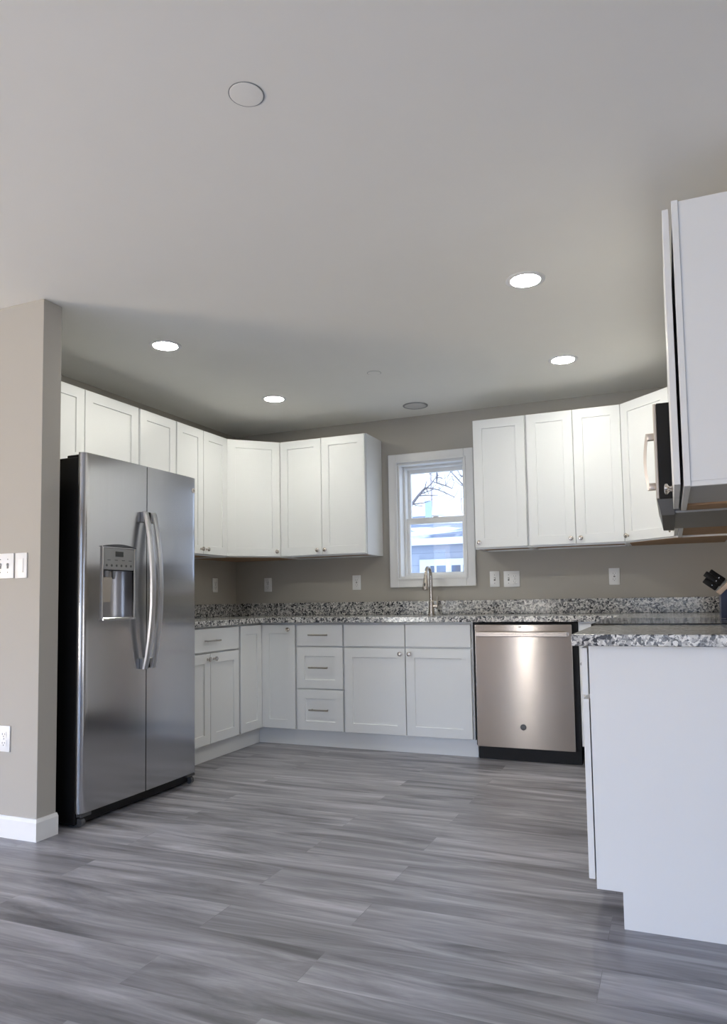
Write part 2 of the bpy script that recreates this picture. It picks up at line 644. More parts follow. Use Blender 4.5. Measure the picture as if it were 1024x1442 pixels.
bm = ring(bmesh.new(), WX0 - 0.072, WX1 + 0.072, WZ0 - 0.070, WZ1 + 0.072, 0.072, -0.020, 0.0, 0.004)
ring(bm, WX0 - 0.014, WX1 + 0.014, WZ0 - 0.012, WZ1 + 0.014, 0.014, -0.026, -0.012, 0.002)
at_window('casing', bm, 'trim', win)
at_window('jamb', ring(bmesh.new(), WX0, WX1, WZ0, WZ1, 0.014, 0.0, 0.20, 0.0), 'vinyl', win)
bm = ring(bmesh.new(), WX0 + 0.014, WX1 - 0.014, WZ0 + 0.014, WZ1 - 0.014, 0.018, 0.085, 0.19, 0.002)
at_window('window_frame', bm, 'vinyl', win)
MZ = 1.645
sx0, sx1 = WX0 + 0.020, WX1 - 0.020
up = at_window('upper_sash', ring(bmesh.new(), sx0, sx1, MZ - 0.015, WZ1 - 0.026, 0.036, 0.145, 0.175, 0.003, wb=0.042), 'vinyl', win)
at_window('upper_pane', Box(sx0 + 0.033, sx1 - 0.033, 0.158, 0.162, MZ + 0.02, WZ1 - 0.055), 'glass', win)
lo = at_window('lower_sash', ring(bmesh.new(), sx0, sx1, WZ0 + 0.010, MZ + 0.020, 0.036, 0.105, 0.137, 0.003, wb=0.034, wt=0.046), 'vinyl', win)
at_window('lower_pane', Box(sx0 + 0.033, sx1 - 0.033, 0.118, 0.122, WZ0 + 0.04, MZ - 0.02), 'glass', win)
at_window('sash_lock', Box(1.735, 1.775, 0.100, 0.125, MZ + 0.0195, MZ + 0.03, bev=0.003), 'vinyl', win)

# unseen windows behind and beside the camera, side ones and the last rear one added for their light
for k, (side, (a, b, c, d)) in enumerate([('rear', q) for q in WIN_REAR] + [('left', q) for q in FILL_WIN_LEFT] + [('right', q) for q in FILL_WIN_RIGHT]):
    w = struct(empty(f'window_{k + 2}', {'rear': ((a + b) / 2, REAR, c), 'left': (XL, (a + b) / 2, c), 'right': (XE, (a + b) / 2, c)}[side]))
    w.rotation_euler = (0, 0, {'rear': PI, 'left': PI / 2, 'right': -PI / 2}[side])
    hw = (b - a) / 2
    bm = ring(bmesh.new(), -hw - 0.08, hw + 0.08, -0.08 if c > 0.1 else 0.0, d - c + 0.08, 0.08, -0.02, 0.0)
    link('casing', bm, 'trim', w)
    bm = ring(bmesh.new(), -hw, hw, 0, d - c, 0.05, 0.05, 0.15)
    if hw > 0.5:
        box(bm, -0.03, 0.03, 0.05, 0.15, 0.05, d - c - 0.05)
    link('window_frame', bm, 'vinyl', w)
    link('pane', Box(-hw + 0.04, hw - 0.04, 0.098, 0.103, 0.04, d - c - 0.04), 'glass', w)

# ------------------------------------------------------------------ cabinet parts (local: width along x, front towards -y, z up)
DT = 0.019


def door_bm(w, h, shaker=True, rail=0.062, rec=0.007):
    """door or drawer front, lower left back corner at the origin, front at y=-DT"""
    if not shaker:
        return Box(0, w, -DT, 0, 0, h, bev=0.0015)
    bm = bmesh.new()

    def loop(x0, x1, z0, z1, y):
        return [bm.verts.new(p) for p in ((x0, y, z0), (x1, y, z0), (x1, y, z1), (x0, y, z1))]
    e = 0.0015
    L = [loop(0, w, 0, h, 0), loop(0, w, 0, h, -DT + e), loop(e, w - e, e, h - e, -DT),
         loop(rail, w - rail, rail, h - rail, -DT), loop(rail + 0.002, w - rail - 0.002, rail + 0.002, h - rail - 0.002, -DT + rec)]
    bm.faces.new(L[0])
    for a, b in zip(L, L[1:]):
        for k in range(4):
            j = (k + 1) % 4
            bm.faces.new((a[k], a[j], b[j], b[k]))
    bm.faces.new(L[-1])
    return bm


KNOB = None


def knob(parent, x, z):
    global KNOB
    if KNOB is None:
        bm = lathe(bmesh.new(), [(0.008, 0), (0.008, 0.002), (0.0055, 0.004), (0.005, 0.012), (0.009, 0.016), (0.0145, 0.019), (0.0155, 0.023), (0.014, 0.027), (0.007, 0.0295), (0, 0.030)], 24, 'Y')
        KNOB = link('knob', bm, 'nickel', None, smooth=40)
        o = KNOB
    else:
        o = KNOB.copy()
        C.objects.link(o)
    o.parent = parent
    o.location = (x, -DT, z)
    return o


PULL = None


def pull(parent, x, z, w=0.150):
    global PULL
    if PULL is None:
        bm = bmesh.new()
        tube(bm, [(-w / 2, -0.030, 0), (w / 2, -0.030, 0)], 0.0055, 12)
        for s in (-1, 1):
            tube(bm, [(s * w * 0.40, 0, 0), (s * w * 0.40, -0.030, 0)], 0.0045, 10)
        PULL = link('bar_pull', bm, 'pull', None, smooth=40)
        o = PULL
    else:
        o = PULL.copy()
        C.objects.link(o)
    o.parent = parent
    o.location = (x, -DT, z)
    return o


GAP = 0.0035


def door(root, x0, x1, z0, z1, y, kn=None, shaker=True, rz=0.0, name='door', ox=0.0):
    d = link(name, door_bm(x1 - x0, z1 - z0, shaker), 'cab', root, (x0, y - 0.003, z0), (0, 0, rz))
    if kn:
        knob(d, kn[0] - x0, kn[1] - z0)
    return d


UZ0, UZ1 = 1.370, 2.284


def wall_carcass(root, w, d, h):
    bm = Box(0, w, -d, 0, 0.014, h)
    for a in ((0, 0.016, -d, 0), (w - 0.016, w, -d, 0), (0.016, w - 0.016, -d, -d + 0.02), (0.016, w - 0.016, -0.02, 0)):
        box(bm, *a, 0, 0.014)
    link('cabinet_box', bm, 'cab', root)
    link('bottom_panel', Box(0.0165, w - 0.0165, -d + 0.0205, -0.0205, 0.0105, 0.0138), 'raw', root)


def wall_cabinet(label, loc, rz, w, doors, h=UZ1 - UZ0, d=0.305, knob_sides=None, group='white wall cabinets', e0=0.006, e1=0.006):
    """doors: 1 or 2; knob_sides: per door 'l' or 'r' (None for no knob in sight)"""
    r = thing('wall_cabinet', label, 'cabinet', loc, rz, group)
    wall_carcass(r, w, d, h)
    z0, z1 = 0.010, h - 0.004
    spans = [(e0, w - e1)] if doors == 1 else [(e0, w / 2 - GAP / 2), (w / 2 + GAP / 2, w - e1)]
    for k, (a, b) in enumerate(spans):
        s = (knob_sides or 'rl')[k] if knob_sides != '' else None
        kn = None if s is None else ((a + 0.030 if s == 'l' else b - 0.030), z0 + 0.036)
        door(r, a, b, z0, z1, -d, kn)
    return r


# left wall run (front faces +x, local x runs towards the back wall)
HP = PI / 2
wall_cabinet('short white two-door wall cabinet above the refrigerator, next to the wall stub', (0.0, -2.515, 1.827), HP, 0.915, 2, h=UZ1 - 1.827, knob_sides='rl')
wall_cabinet('narrow single-door white wall cabinet just behind the refrigerator top on the left wall', (0.0, -1.600, UZ0), HP, 0.374, 1, knob_sides='l', e0=0.012)
wall_cabinet('tall white two-door wall cabinet on the left wall, right of the refrigerator', (0.0, -1.226, UZ0), HP, 0.616, 2)
# back wall run
wall_cabinet('white two-door wall cabinet on the back wall, left of the window', (0.610, 0, UZ0), 0, 0.741, 2, e0=0.014)
wall_cabinet('white single-door wall cabinet on the back wall, touching the window casing', (2.172, 0, UZ0), 0, 0.373, 1, knob_sides='l', e1=0.008)
wall_cabinet('white two-door wall cabinet on the back wall, right of the window near the corner', (2.545, 0, UZ0), 0, 0.628, 2, e1=0.010)


def corner_wall_cabinet(label, mirror):
    a, b, h = 0.610, 0.305, UZ1 - UZ0
    x = (lambda v: -v) if mirror else (lambda v: v)
    r = thing('corner_wall_cabinet', label, 'cabinet', (XR if mirror else 0.0, 0, UZ0), 0, 'white wall cabinets')
    pts = [(0, 0), (a, 0), (a, -b), (b, -a), (0, -a)]
    link('cabinet_box', prism(bmesh.new(), [(x(p), q) for p, q in pts], 0.003, h), 'cab', r)
    ins = [(0.02, -0.02), (a - 0.02, -0.02), (a - 0.02, -b), (b, -a + 0.02), (0.02, -a + 0.02)]
    link('bottom_panel', prism(bmesh.new(), [(x(p), q) for p, q in ins], 0.0, 0.0028), 'raw', r)
    ln = (a - b) * math.sqrt(2)
    e = 0.010
    s = math.sqrt(0.5)
    if mirror:   # front faces (-1,-1); local door x runs (+1,-1)
        o = Vector((-a, -b, 0)) + Vector((s, -s, 0)) * e + Vector((-s, -s, 0)) * 0.003
        rz = -PI / 4
        kx = 0.032
    else:
        o = Vector((b, -a, 0)) + Vector((s, s, 0)) * e + Vector((s, -s, 0)) * 0.003
        rz = PI / 4
        kx = ln - 2 * e - 0.032
    d = link('door', door_bm(ln - 2 * e, h - 0.014), 'cab', r, (o.x, o.y, 0.010), (0, 0, rz))
    knob(d, kx, 0.036)
    return r


corner_wall_cabinet('diagonal white corner wall cabinet where the left and back walls meet', False)
corner_wall_cabinet('diagonal white corner wall cabinet behind the microwave, right end of back wall', True)
# right wall run (front faces -x, local x runs towards the camera)
wall_cabinet('white wall cabinet between the diagonal right corner cabinet and the microwave, seen edge-on', (XR, -0.610, UZ0), -HP, 0.715, 1, knob_sides='l')
wall_cabinet('short white wall cabinet directly above the black microwave', (XR, -1.328, 1.827), -HP, 0.764, 2, h=UZ1 - 1.827, knob_sides='rl')

# near end cabinet on the right wall: tall end panel, door edge and raised underside
r = thing('wall_cabinet', 'large white wall cabinet end at right edge of the picture, nearest the viewer', 'cabinet', (XR, -2.095, UZ0), -HP, 'white wall cabinets')
w, d, h = 0.700, 0.305, UZ1 - UZ0
bm = Box(0, w, -d + 0.02, 0, 0.016, h)
box(bm, w - 0.016, w, -d + 0.02, 0, 0.0, 0.0155)
link('cabinet_box', bm, 'cab', r)
link('face_frame', Box(0, w + 0.004, -d, -d + 0.0195, 0, h + 0.004, bev=0.001), 'cab', r)
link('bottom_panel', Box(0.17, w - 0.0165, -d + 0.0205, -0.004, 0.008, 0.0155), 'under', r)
link('hanging_rail', Box(0.0, 0.165, -d + 0.0205, -0.004, 0.001, 0.0155), 'raw', r)
door(r, 0.006, w / 2 - GAP / 2, 0.008, h - 0.018, -d - 0.0065, (w / 2 - 0.034, 0.043))
door(r, w / 2 + GAP / 2, w - 0.002, 0.008, h - 0.018, -d - 0.0065, (w / 2 + 0.034, 0.043))

# ------------------------------------------------------------------ base cabinets
BZ0, BZ1 = 0.115, 0.876
DRZ0, DRZ1, DOZ1 = 0.712, 0.862, 0.700


def base_box(root, w, d=0.61):
    link('cabinet_box', Box(0, w, -d, 0, BZ0, BZ1 - 0.001), 'cab', root)


r = thing('base_cabinet', 'white base cabinet with one drawer over two doors, beside the refrigerator', 'cabinet', (0, -1.608, 0), HP, 'white base cabinets')
w = 0.686
base_box(r, w)
d = door(r, 0.008, w - 0.010, DRZ0, DRZ1, -0.61, None, False, name='drawer')
pull(d, (w - 0.018) / 2, 0.072)
door(r, 0.008, w / 2 - GAP / 2, 0.120, DOZ1, -0.61, (w / 2 - 0.034, DOZ1 - 0.035))
door(r, w / 2 + GAP / 2, w - 0.010, 0.120, DOZ1, -0.61, (w / 2 + 0.034, DOZ1 - 0.035))


def corner_base(label, mirror):
    x = (lambda v: -v) if mirror else (lambda v: v)
    X0 = XR if mirror else 0.0
    far = (XR - 2.886) if mirror else 0.914
    leg = 0.918
    r = thing('corner_base_cabinet', label, 'cabinet', (X0, 0, 0), 0, 'white base cabinets')
    pts = [(0, 0), (far, 0), (far, -0.61), (0.61, -0.61), (0.61, -leg), (0, -leg)]
    link('cabinet_box', prism(bmesh.new(), [(x(p), q) for p, q in pts], BZ0, BZ1 - 0.001), 'cab', r)
    h = DRZ1 - 0.120
    w1 = leg - 0.632 - 0.008
    w2 = far - 0.632 - 0.008
    if mirror:
        d1 = link('door', door_bm(w1, h), 'cab', r, (x(0.613), -0.632, 0.120), (0, 0, -HP))
        d2 = link('door', door_bm(w2, h), 'cab', r, (x(0.632) - w2, -0.613, 0.120))
    else:
        d1 = link('door', door_bm(w1, h), 'cab', r, (0.613, -0.632 - w1, 0.120), (0, 0, HP))
        d2 = link('door', door_bm(w2, h), 'cab', r, (0.632, -0.613, 0.120))
        knob(d2, w2 - 0.048, h - 0.034)
    return r


corner_base('white corner base cabinet with two doors folding in the left corner', False)
corner_base('white corner base cabinet strip between the dishwasher and the range', True)

r = thing('drawer_base_cabinet', 'narrow white base cabinet with three stacked drawers, left of the sink cabinet', 'cabinet', (0.916, 0, 0), 0, 'white base cabinets')
w = 0.374
base_box(r, w)
for z0, z1, sh, pz in ((DRZ0, DRZ1, False, 0.790), (0.412, 0.702, True, 0.560), (0.120, 0.404, True, 0.264)):
    dr = door(r, 0.008, w - 0.007, z0, z1, -0.61, None, sh, name='drawer')
    pull(dr, (w - 0.015) / 2, pz - z0)

r = thing('sink_base_cabinet', 'wide white sink base cabinet with two false fronts over two doors', 'cabinet', (1.290, 0, 0), 0, 'white base cabinets')
w = 0.926
base_box(r, w)
for a, b, k in ((0.008, w / 2 - 0.004, w / 2 - 0.036), (w / 2, w - 0.010, w / 2 + 0.030)):
    door(r, a, b - GAP / 2, DRZ0, DRZ1, -0.61, None, False, name='false_front')
    door(r, a, b - GAP / 2, 0.120, DOZ1, -0.61, (k, DOZ1 - 0.036))

r = thing('base_cabinet', 'plain white base cabinet wedged between right corner and range', 'cabinet', (XR, -0.920, 0), -HP, 'white base cabinets')
w = 0.405
base_box(r, w)
d = door(r, 0.008, w - 0.008, DRZ0, DRZ1, -0.61, None, False, name='drawer')
pull(d, w / 2, 0.072)
door(r, 0.008, w - 0.008, 0.120, DOZ1, -0.61, (0.04, DOZ1 - 0.035))

# end cabinet: white side panel with a toe notch faces the camera
r = thing('end_base_cabinet', 'large white end base cabinet in the right foreground, under the granite overhang', 'cabinet', (XR, -2.095, 0), -HP, 'white base cabinets')
w = 0.695
link('cabinet_box', Box(0, w - 0.014, -0.61, 0, BZ0, BZ1 - 0.001), 'cab', r)
t = bmesh.new()
prism(t, [(-0.61, BZ0 - 0.003), (-0.532, BZ0 - 0.003), (-0.532, 0), (0, 0), (0, BZ1 - 0.001), (-0.61, BZ1 - 0.001)], 0, 0.0135)
# prism lies in XY; stand it up so that its outline is (y, z) and its thickness runs along x
bmesh.ops.transform(t, matrix=Matrix(((0, 0, 1, w - 0.0138), (1, 0, 0, 0), (0, 1, 0, 0), (0, 0, 0, 1))), verts=t.verts[:])
link('end_panel', t, 'cab', r)
link('toe_kick', Box(0, w - 0.0145, -0.531, -0.518, 0, BZ0 - 0.002), 'cab', r)
d = door(r, 0.008, w - 0.004, 0.716, 0.868, -0.6115, None, False, name='drawer')
pull(d, w / 2, 0.076)
door(r, 0.008, w / 2 - GAP / 2, 0.140, 0.704, -0.6115, (w / 2 - 0.034, 0.67))
door(r, w / 2 + GAP / 2, w - 0.004, 0.140, 0.704, -0.6115, (w / 2 + 0.034, 0.67))

# toe boards along the floor
TK = 0.578
struct(link('trim_1', Box(TK - 0.015, TK, -1.608, -TK, 0, BZ0 - 0.001), 'cab'))
struct(link('trim_2', Box(TK, 2.226, -TK, -TK + 0.015, 0, BZ0 - 0.001), 'cab'))

# ------------------------------------------------------------------ granite
CZ0, CZ1 = 0.8765, 0.914
CF = 0.655
pts = [(0.001, -0.001), (0.001, -1.64), (CF, -1.64), (CF, -CF), (XR - CF, -CF), (XR - CF, -1.322), (XR - 0.001, -1.322), (XR - 0.001, -0.001)]
tag(link('granite_countertop', prism(bmesh.new(), pts, CZ0, CZ1, 0.003), 'granite', smooth=35), 'speckled grey granite countertop running along the left and back walls', 'countertop')
tag(link('granite_countertop', Box(XR - CF - 0.004, XR - 0.001, -2.826, -2.096, CZ0, CZ1, bev=0.004, seg=2), 'granite', smooth=35), 'speckled granite slab on the end cabinet in the right foreground', 'countertop')
BS = 1.016
tag(link('granite_backsplash', Box(0.001, XR - 0.001, -0.021, -0.001, CZ1 + 0.0002, BS, bev=0.002), 'granite'), 'long speckled granite backsplash strip along the back wall under the window', 'backsplash', 'granite backsplash strips')
tag(link('granite_backsplash', Box(0.001, 0.021, -1.64, -0.0215, CZ1 + 0.0002, BS, bev=0.002), 'granite'), 'short speckled granite backsplash strip along the left wall beside the refrigerator', 'backsplash', 'granite backsplash strips')
tag(link('granite_backsplash', Box(XR - 0.021, XR - 0.001, -1.322, -0.0215, CZ1 + 0.0002, BS, bev=0.002), 'granite'), 'granite backsplash strip on the right wall behind the knife block', 'backsplash', 'granite backsplash strips')

# ------------------------------------------------------------------ refrigerator (local: width along x, front towards -y)
FR = thing('refrigerator', 'large stainless side-by-side refrigerator with black sides and ice dispenser', 'refrigerator', (0.04, -2.163, 0), HP)
fw = 0.442
body = link('cabinet_body', Box(-fw + 0.002, fw - 0.002, -0.786, 0, 0.012, 1.742, bev=0.004), 'black', FR)
DB, DF = -0.790, -0.826       # back and front of the doors


def fridge_door_bm(x0, x1, z0, z1, outer):
    """rounded outer edge, slightly crowned front; outer: -1 left edge, +1 right edge"""
    n = 20
    out = []
    for i in range(n + 1):
        t = i / n
        x = x0 + (x1 - x0) * t
        out.append((x, DF + 0.006 * ((x / fw) ** 2)))
    # rounded outer corner
    rad = 0.030
    pts = []
    for (x, y) in out:
        d = (x - x0) if outer < 0 else (x1 - x)
        if d < rad:
            continue
        pts.append((x, y))
    arc = []
    base = DF + 0.006
    for k in range(9):
        a = (PI / 2) * k / 8
        ox = rad * (1 - math.sin(a))
        oy = rad * (1 - math.cos(a))
        arc.append(((x0 + ox) if outer < 0 else (x1 - ox), base + oy * 0.9))
    arc.reverse() if outer < 0 else None
    if outer < 0:
        pts = arc + pts
        ring_ = [(x0, DB)] + pts + [(x1, DB)]
    else:
        pts = pts + arc
        ring_ = [(x0, DB)] + pts + [(x1, DB)]
    clean = []
    for p in ring_:
        if not clean or (Vector(p) - Vector(clean[-1])).length > 1e-4:
            clean.append(p)
    return prism(bmesh.new(), clean, z0, z1)


def carve(o, cutter_bm):
    me = bpy.data.meshes.new('scratch')
    bmesh.ops.recalc_face_normals(cutter_bm, faces=cutter_bm.faces[:])
    cutter_bm.to_mesh(me)
    cutter_bm.free()
    c = bpy.data.objects.new('scratch', me)
    C.objects.link(c)
    c.parent = o.parent
    o.modifiers.clear()
    md = o.modifiers.new('cut', 'BOOLEAN')
    md.object = c
    md.operation = 'DIFFERENCE'
    md.solver = 'EXACT'
    bpy.context.view_layer.update()
    dg = bpy.context.evaluated_depsgraph_get()
    new = bpy.data.meshes.new_from_object(o.evaluated_get(dg))
    o.modifiers.clear()
    o.data = new
    md = o.modifiers.new('flat_faces', 'WEIGHTED_NORMAL')
    md.keep_sharp = True
    md.weight = 90
    bpy.data.objects.remove(c)


FZ0, FZ1 = 0.066, 1.763
HX0, HX1, HZ0, HZ1 = -0.318, -0.098, 0.962, 1.316
fd = link('freezer_door', fridge_door_bm(-fw, -0.003, FZ0, FZ1, -1), 'fridge', FR, smooth=30)
carve(fd, Box(HX0, HX1, -0.95, -0.7, HZ0, HZ1))
rd = link('fridge_door', fridge_door_bm(0.003, fw, FZ0, FZ1, 1), 'fridge', FR, smooth=30)
gasket = link('door_gasket', Box(-fw + 0.012, fw - 0.012, -0.7898, -0.7862, FZ0 + 0.01, FZ1 - 0.01), 'black', FR)


for o in (body, gasket):
    carve(o, Box(HX0, HX1, -0.95, -0.70, HZ0, HZ1))


def fridge_handle(parent, x, side):
    bm = bmesh.new()
    n = 24
    z0, z1 = 0.695, 1.515
    hw = 0.0175
    prev = None
    for i in range(n + 1):
        t = i / n
        z = z0 + (z1 - z0) * t
        y = -0.850 - 0.050 * math.sin(PI * t) ** 0.8
        q = [bm.verts.new(p) for p in ((x - hw, y + 0.006, z), (x - hw * 0.8, y - 0.004, z), (x, y - 0.006, z), (x + hw * 0.8, y - 0.004, z), (x + hw, y + 0.006, z), (x, y + 0.008, z))]
        if prev:
            for k in range(6):
                j = (k + 1) % 6
                bm.faces.new((prev[k], prev[j], q[j], q[k]))
        else:
            bm.faces.new(q)
        prev = q
    bm.faces.new(prev)
    for z in (z0, z1 - 0.055):
        box(bm, x - hw * 0.95, x + hw * 0.95, -0.848, -0.8255, z, z + 0.055, 0.003)
    link('handle', bm, 'bar', parent, smooth=22)


fridge_handle(fd, -0.035, -1)
fridge_handle(rd, 0.026, 1)
for x in (-0.006, ):
    for z in (0.700, 1.468):
        link('handle_spacer', Box(-0.0165, 0.0075, -0.846, -0.828, z, z + 0.048, bev=0.002), 'black', fd)

disp = link('dispenser', ring(bmesh.new(), HX0 - 0.007, HX1 + 0.007, HZ0 - 0.004, HZ1 + 0.004, 0.009, -0.832, -0.818, 0.003), 'chrome', FR)
bm = bmesh.new()       # recess liner: curved back
n = 12
prof = [(HX0 + 0.0005, -0.815)]
for k in range(n + 1):
    a = PI * k / n
    cx = (HX0 + HX1) / 2
    prof.append((cx - (HX1 - HX0 - 0.003) / 2 * math.cos(a), -0.795 + 0.075 * math.sin(a)))
prof.append((HX1 - 0.0005, -0.815))
lv = [[bm.verts.new((x, y, z)) for x, y in prof] for z in (HZ0 + 0.001, 1.20)]
for k in range(len(prof) - 1):
    bm.faces.new((lv[0][k], lv[0][k + 1], lv[1][k + 1], lv[1][k]))
bm.faces.new(lv[0])
bm.faces.new(lv[1])
link('recess_liner', bm, 'cavity', disp, smooth=40)
link('control_panel', Box(HX0 + 0.002, HX1 - 0.002, -0.830, -0.800, 1.203, HZ1 - 0.004, bev=0.003), 'midgrey', disp)
hb = bmesh.new()
arc = [(HX0 - 0.004, HZ1)] + [(HX0 - 0.004 + (HX1 - HX0 + 0.008) * k / 12, HZ1 + 0.004 + 0.012 * math.sin(PI * k / 12)) for k in range(13)] + [(HX1 + 0.004, HZ1)]
prism(hb, arc, 0, 0.022)
bmesh.ops.transform(hb, matrix=Matrix(((1, 0, 0, 0), (0, 0, -1, -0.816), (0, 1, 0, 0), (0, 0, 0, 1))), verts=hb.verts[:])
link('hood', hb, 'dark', disp)
link('display_screen', Box(-0.235, -0.180, -0.8315, -0.8295, 1.270, 1.296, bev=0.0005), 'blackgl', disp)
for k in range(6):
    link('touch_button', lathe(bmesh.new(), [(0.0062, 0), (0.0062, 0.0012), (0, 0.0013)], 12, 'Y', (-0.295 + 0.034 * k, -0.8298, 1.225)), 'dark', disp)
for k in range(4):
    link('indicator', Box(-0.29 + 0.05 * k, -0.27 + 0.05 * k, -0.8312, -0.8298, 1.250, 1.2535), 'dark', disp)
bm = lathe(bmesh.new(), [(0.020, 0), (0.020, 0.012), (0.013, 0.03), (0.013, 0.045), (0, 0.045)][::-1], 20, 'Z', (0, 0, 0))
bmesh.ops.transform(bm, matrix=Matrix.Translation((-0.265, -0.795, 1.200)) @ Matrix.Scale(-1, 4, (0, 0, 1)), verts=bm.verts[:])
link('spout', bm, 'midgrey', disp, smooth=40)
t = lathe(bmesh.new(), [(0.011, 0), (0.009, 0.030), (0.006, 0.040), (0, 0.040)], 16)
bmesh.ops.transform(t, matrix=Matrix.Translation((-0.210, -0.795, 1.200)) @ Matrix.Scale(-1, 4, (0, 0, 1)), verts=t.verts[:])
link('spout', t, 'midgrey', disp, smooth=40)
pd = Box(-0.300, -0.232, -0.004, 0.004, -0.125, 0.0, bev=0.003)
link('paddle', pd, 'paddle', disp, (0, -0.806, 1.168), (math.radians(6), 0, 0))
link('drip_tray', Box(HX0 - 0.006, HX1 + 0.006, -0.838, -0.770, HZ0 - 0.010, HZ0 + 0.004, bev=0.004, seg=2), 'chrome', disp)
# badge on the right door
bd = link('badge', lathe(bmesh.new(), [(0.0145, 0), (0.0145, 0.002), (0.0125, 0.003), (0, 0.003)], 28, 'Y', (0, 0, 0)), 'silver', rd, (0.407, DF + 0.005, 1.688), smooth=40)


def lettering(body, size, parent, loc, rot, mat):
    cu = bpy.data.curves.new('badge_lettering', 'FONT')
    cu.body = body
    cu.size = size
    cu.align_x = 'CENTER'
    cu.align_y = 'CENTER'
    cu.extrude = 0.0003
    cu.materials.append(MAT[mat])
    tmp = bpy.data.objects.new('scratch', cu)
    C.objects.link(tmp)
    bpy.context.view_layer.update()
    me = bpy.data.meshes.new_from_object(tmp.evaluated_get(bpy.context.evaluated_depsgraph_get()))
    bpy.data.objects.remove(tmp)
    o = bpy.data.objects.new('badge_lettering', me)
    C.objects.link(o)
    o.location = loc
    o.rotation_euler = rot
    o.parent = parent
    return o


lettering('GE', 0.015, rd, (0.407, DF + 0.005 - 0.0034, 1.688), (HP, 0, 0), 'dark')
bm = Box(-fw + 0.01, fw - 0.01, -0.775, -0.72, 0.008, 0.060, bev=0.003)
for k in range(7):
    box(bm, -fw + 0.05, fw - 0.05, -0.779, -0.774, 0.014 + 0.006 * k, 0.017 + 0.006 * k)
link('toe_grille', bm, 'black', FR)
for s in (-1, 1):
    bm = lathe(bmesh.new(), [(0.019, -0.012), (0.019, 0.012), (0.006, 0.014), (0, 0.014)], 18, 'X', (s * (fw - 0.03), -0.795, 0.022))
    link('roller', bm, 'dark', FR, smooth=40)
    link('hinge', Box(s * (fw - 0.045) - 0.035, s * (fw - 0.045) + 0.035, -0.815, -0.785, 0.046, 0.062, bev=0.003), 'dark', FR)
    link('hinge_cover', Box(s * (fw - 0.055) - 0.04, s * (fw - 0.055) + 0.04, -0.788, -0.70, 1.7425, 1.757, bev=0.004), 'black', FR)
bm = lathe(bmesh.new(), [(0.006, 0), (0.006, 0.003), (0, 0.004)], 14, 'X', (-fw + 0.001, -0.798, 1.700))
link('hinge_screw', bm, 'chrome', FR, smooth=40)

# ------------------------------------------------------------------ dishwasher
DW = thing('dishwasher', 'stainless dishwasher with a bar handle and black toe, under the back counter', 'dishwasher', (2.548, 0, 0))
bm = Box(-0.324, 0.332, -0.606, -0.03, 0.085, 0.868)
link('tub_body', bm, 'black', DW)
link('toe_panel', Box(-0.312, 0.332, -0.600, -0.55, 0.0, 0.084, bev=0.002), 'black', DW)
dp = link('door_panel', Box(-0.312, 0.302, -0.640, -0.608, 0.084, 0.860, bev=0.004, seg=2), 'dw', DW, smooth=35)
bm = Box(-0.295, 0.278, -0.682, -0.664, 0.784, 0.816, bev=0.005, seg=2)
for s in (-0.285, 0.268):
    box(bm, s - 0.010, s + 0.010, -0.666, -0.6395, 0.787, 0.813, 0.002)
link('handle', bm, 'dwbar', DW, smooth=35)
link('badge', lathe(bmesh.new(), [(0.019, 0), (0.019, 0.002), (0.017, 0.003), (0, 0.003)], 32, 'Y'), 'dark', DW, (-0.014, -0.6398, 0.218), smooth=40)
lettering('GE', 0.020, DW, (-0.014, -0.6432, 0.218), (HP, 0, 0), 'midgrey')
link('vent_mark', Box(-0.026, -0.008, -0.6412, -0.6398, 0.842, 0.8475, bev=0.0005), 'dark', DW)

# ------------------------------------------------------------------ range (faces -x)
RG = thing('range', 'slide-in kitchen range with black glass cooktop behind the end cabinet', 'stove', (XR - 0.03, -1.709, 0), -HP)
hw = 0.380
link('oven_body', Box(-hw + 0.001, hw - 0.001, -0.58, 0, 0.05, 0.905), 'black', RG)
link('cooktop_glass', Box(-hw, hw, -0.640, 0, 0.906, 0.9195, bev=0.003), 'blackgl', RG)
for (x, y, rr) in ((-0.19, -0.44, 0.10), (0.19, -0.44, 0.085), (-0.19, -0.17, 0.075), (0.19, -0.17, 0.10)):
    link('burner_ring', lathe(bmesh.new(), [(rr, 0), (rr, 0.0006), (rr - 0.004, 0.0006), (rr - 0.004, 0)], 40, 'Z', (x, y, 0.9194), hollow=True), 'midgrey', RG)
link('control_panel', Box(-hw + 0.002, hw - 0.002, -0.628, -0.5805, 0.80, 0.9055, bev=0.006, seg=2), 'dw', RG, smooth=35)
for k in range(4):
    link('knob', lathe(bmesh.new(), [(0.020, 0), (0.018, 0.02), (0, 0.021)], 20, 'Y', (-0.27 + 0.18 * k, -0.6278, 0.855)), 'bar', RG, smooth=40)
od = link('oven_door', Box(-hw + 0.004, hw - 0.004, -0.625, -0.5805, 0.23, 0.79, bev=0.005), 'dw', RG)
link('oven_window', Box(-0.25, 0.25, -0.6265, -0.6245, 0.35, 0.66, bev=0.0005), 'blackgl', od)
bm = tube(bmesh.new(), [(-0.33, -0.67, 0.74), (0.33, -0.67, 0.74)], 0.011)
for s in (-0.31, 0.31):
    tube(bm, [(s, -0.67, 0.74), (s, -0.6245, 0.74)], 0.008)
link('handle', bm, 'bar', od, smooth=40)
link('storage_drawer', Box(-hw + 0.004, hw - 0.004, -0.62, -0.5805, 0.06, 0.22, bev=0.005), 'dw', RG)
for x in (-0.33, 0.33):
    for y in (-0.53, -0.06):
        link('foot', lathe(bmesh.new(), [(0.02, 0), (0.02, 0.02), (0.01, 0.025), (0.01, 0.051)], 16, 'Z', (x, y, 0)), 'black', RG)

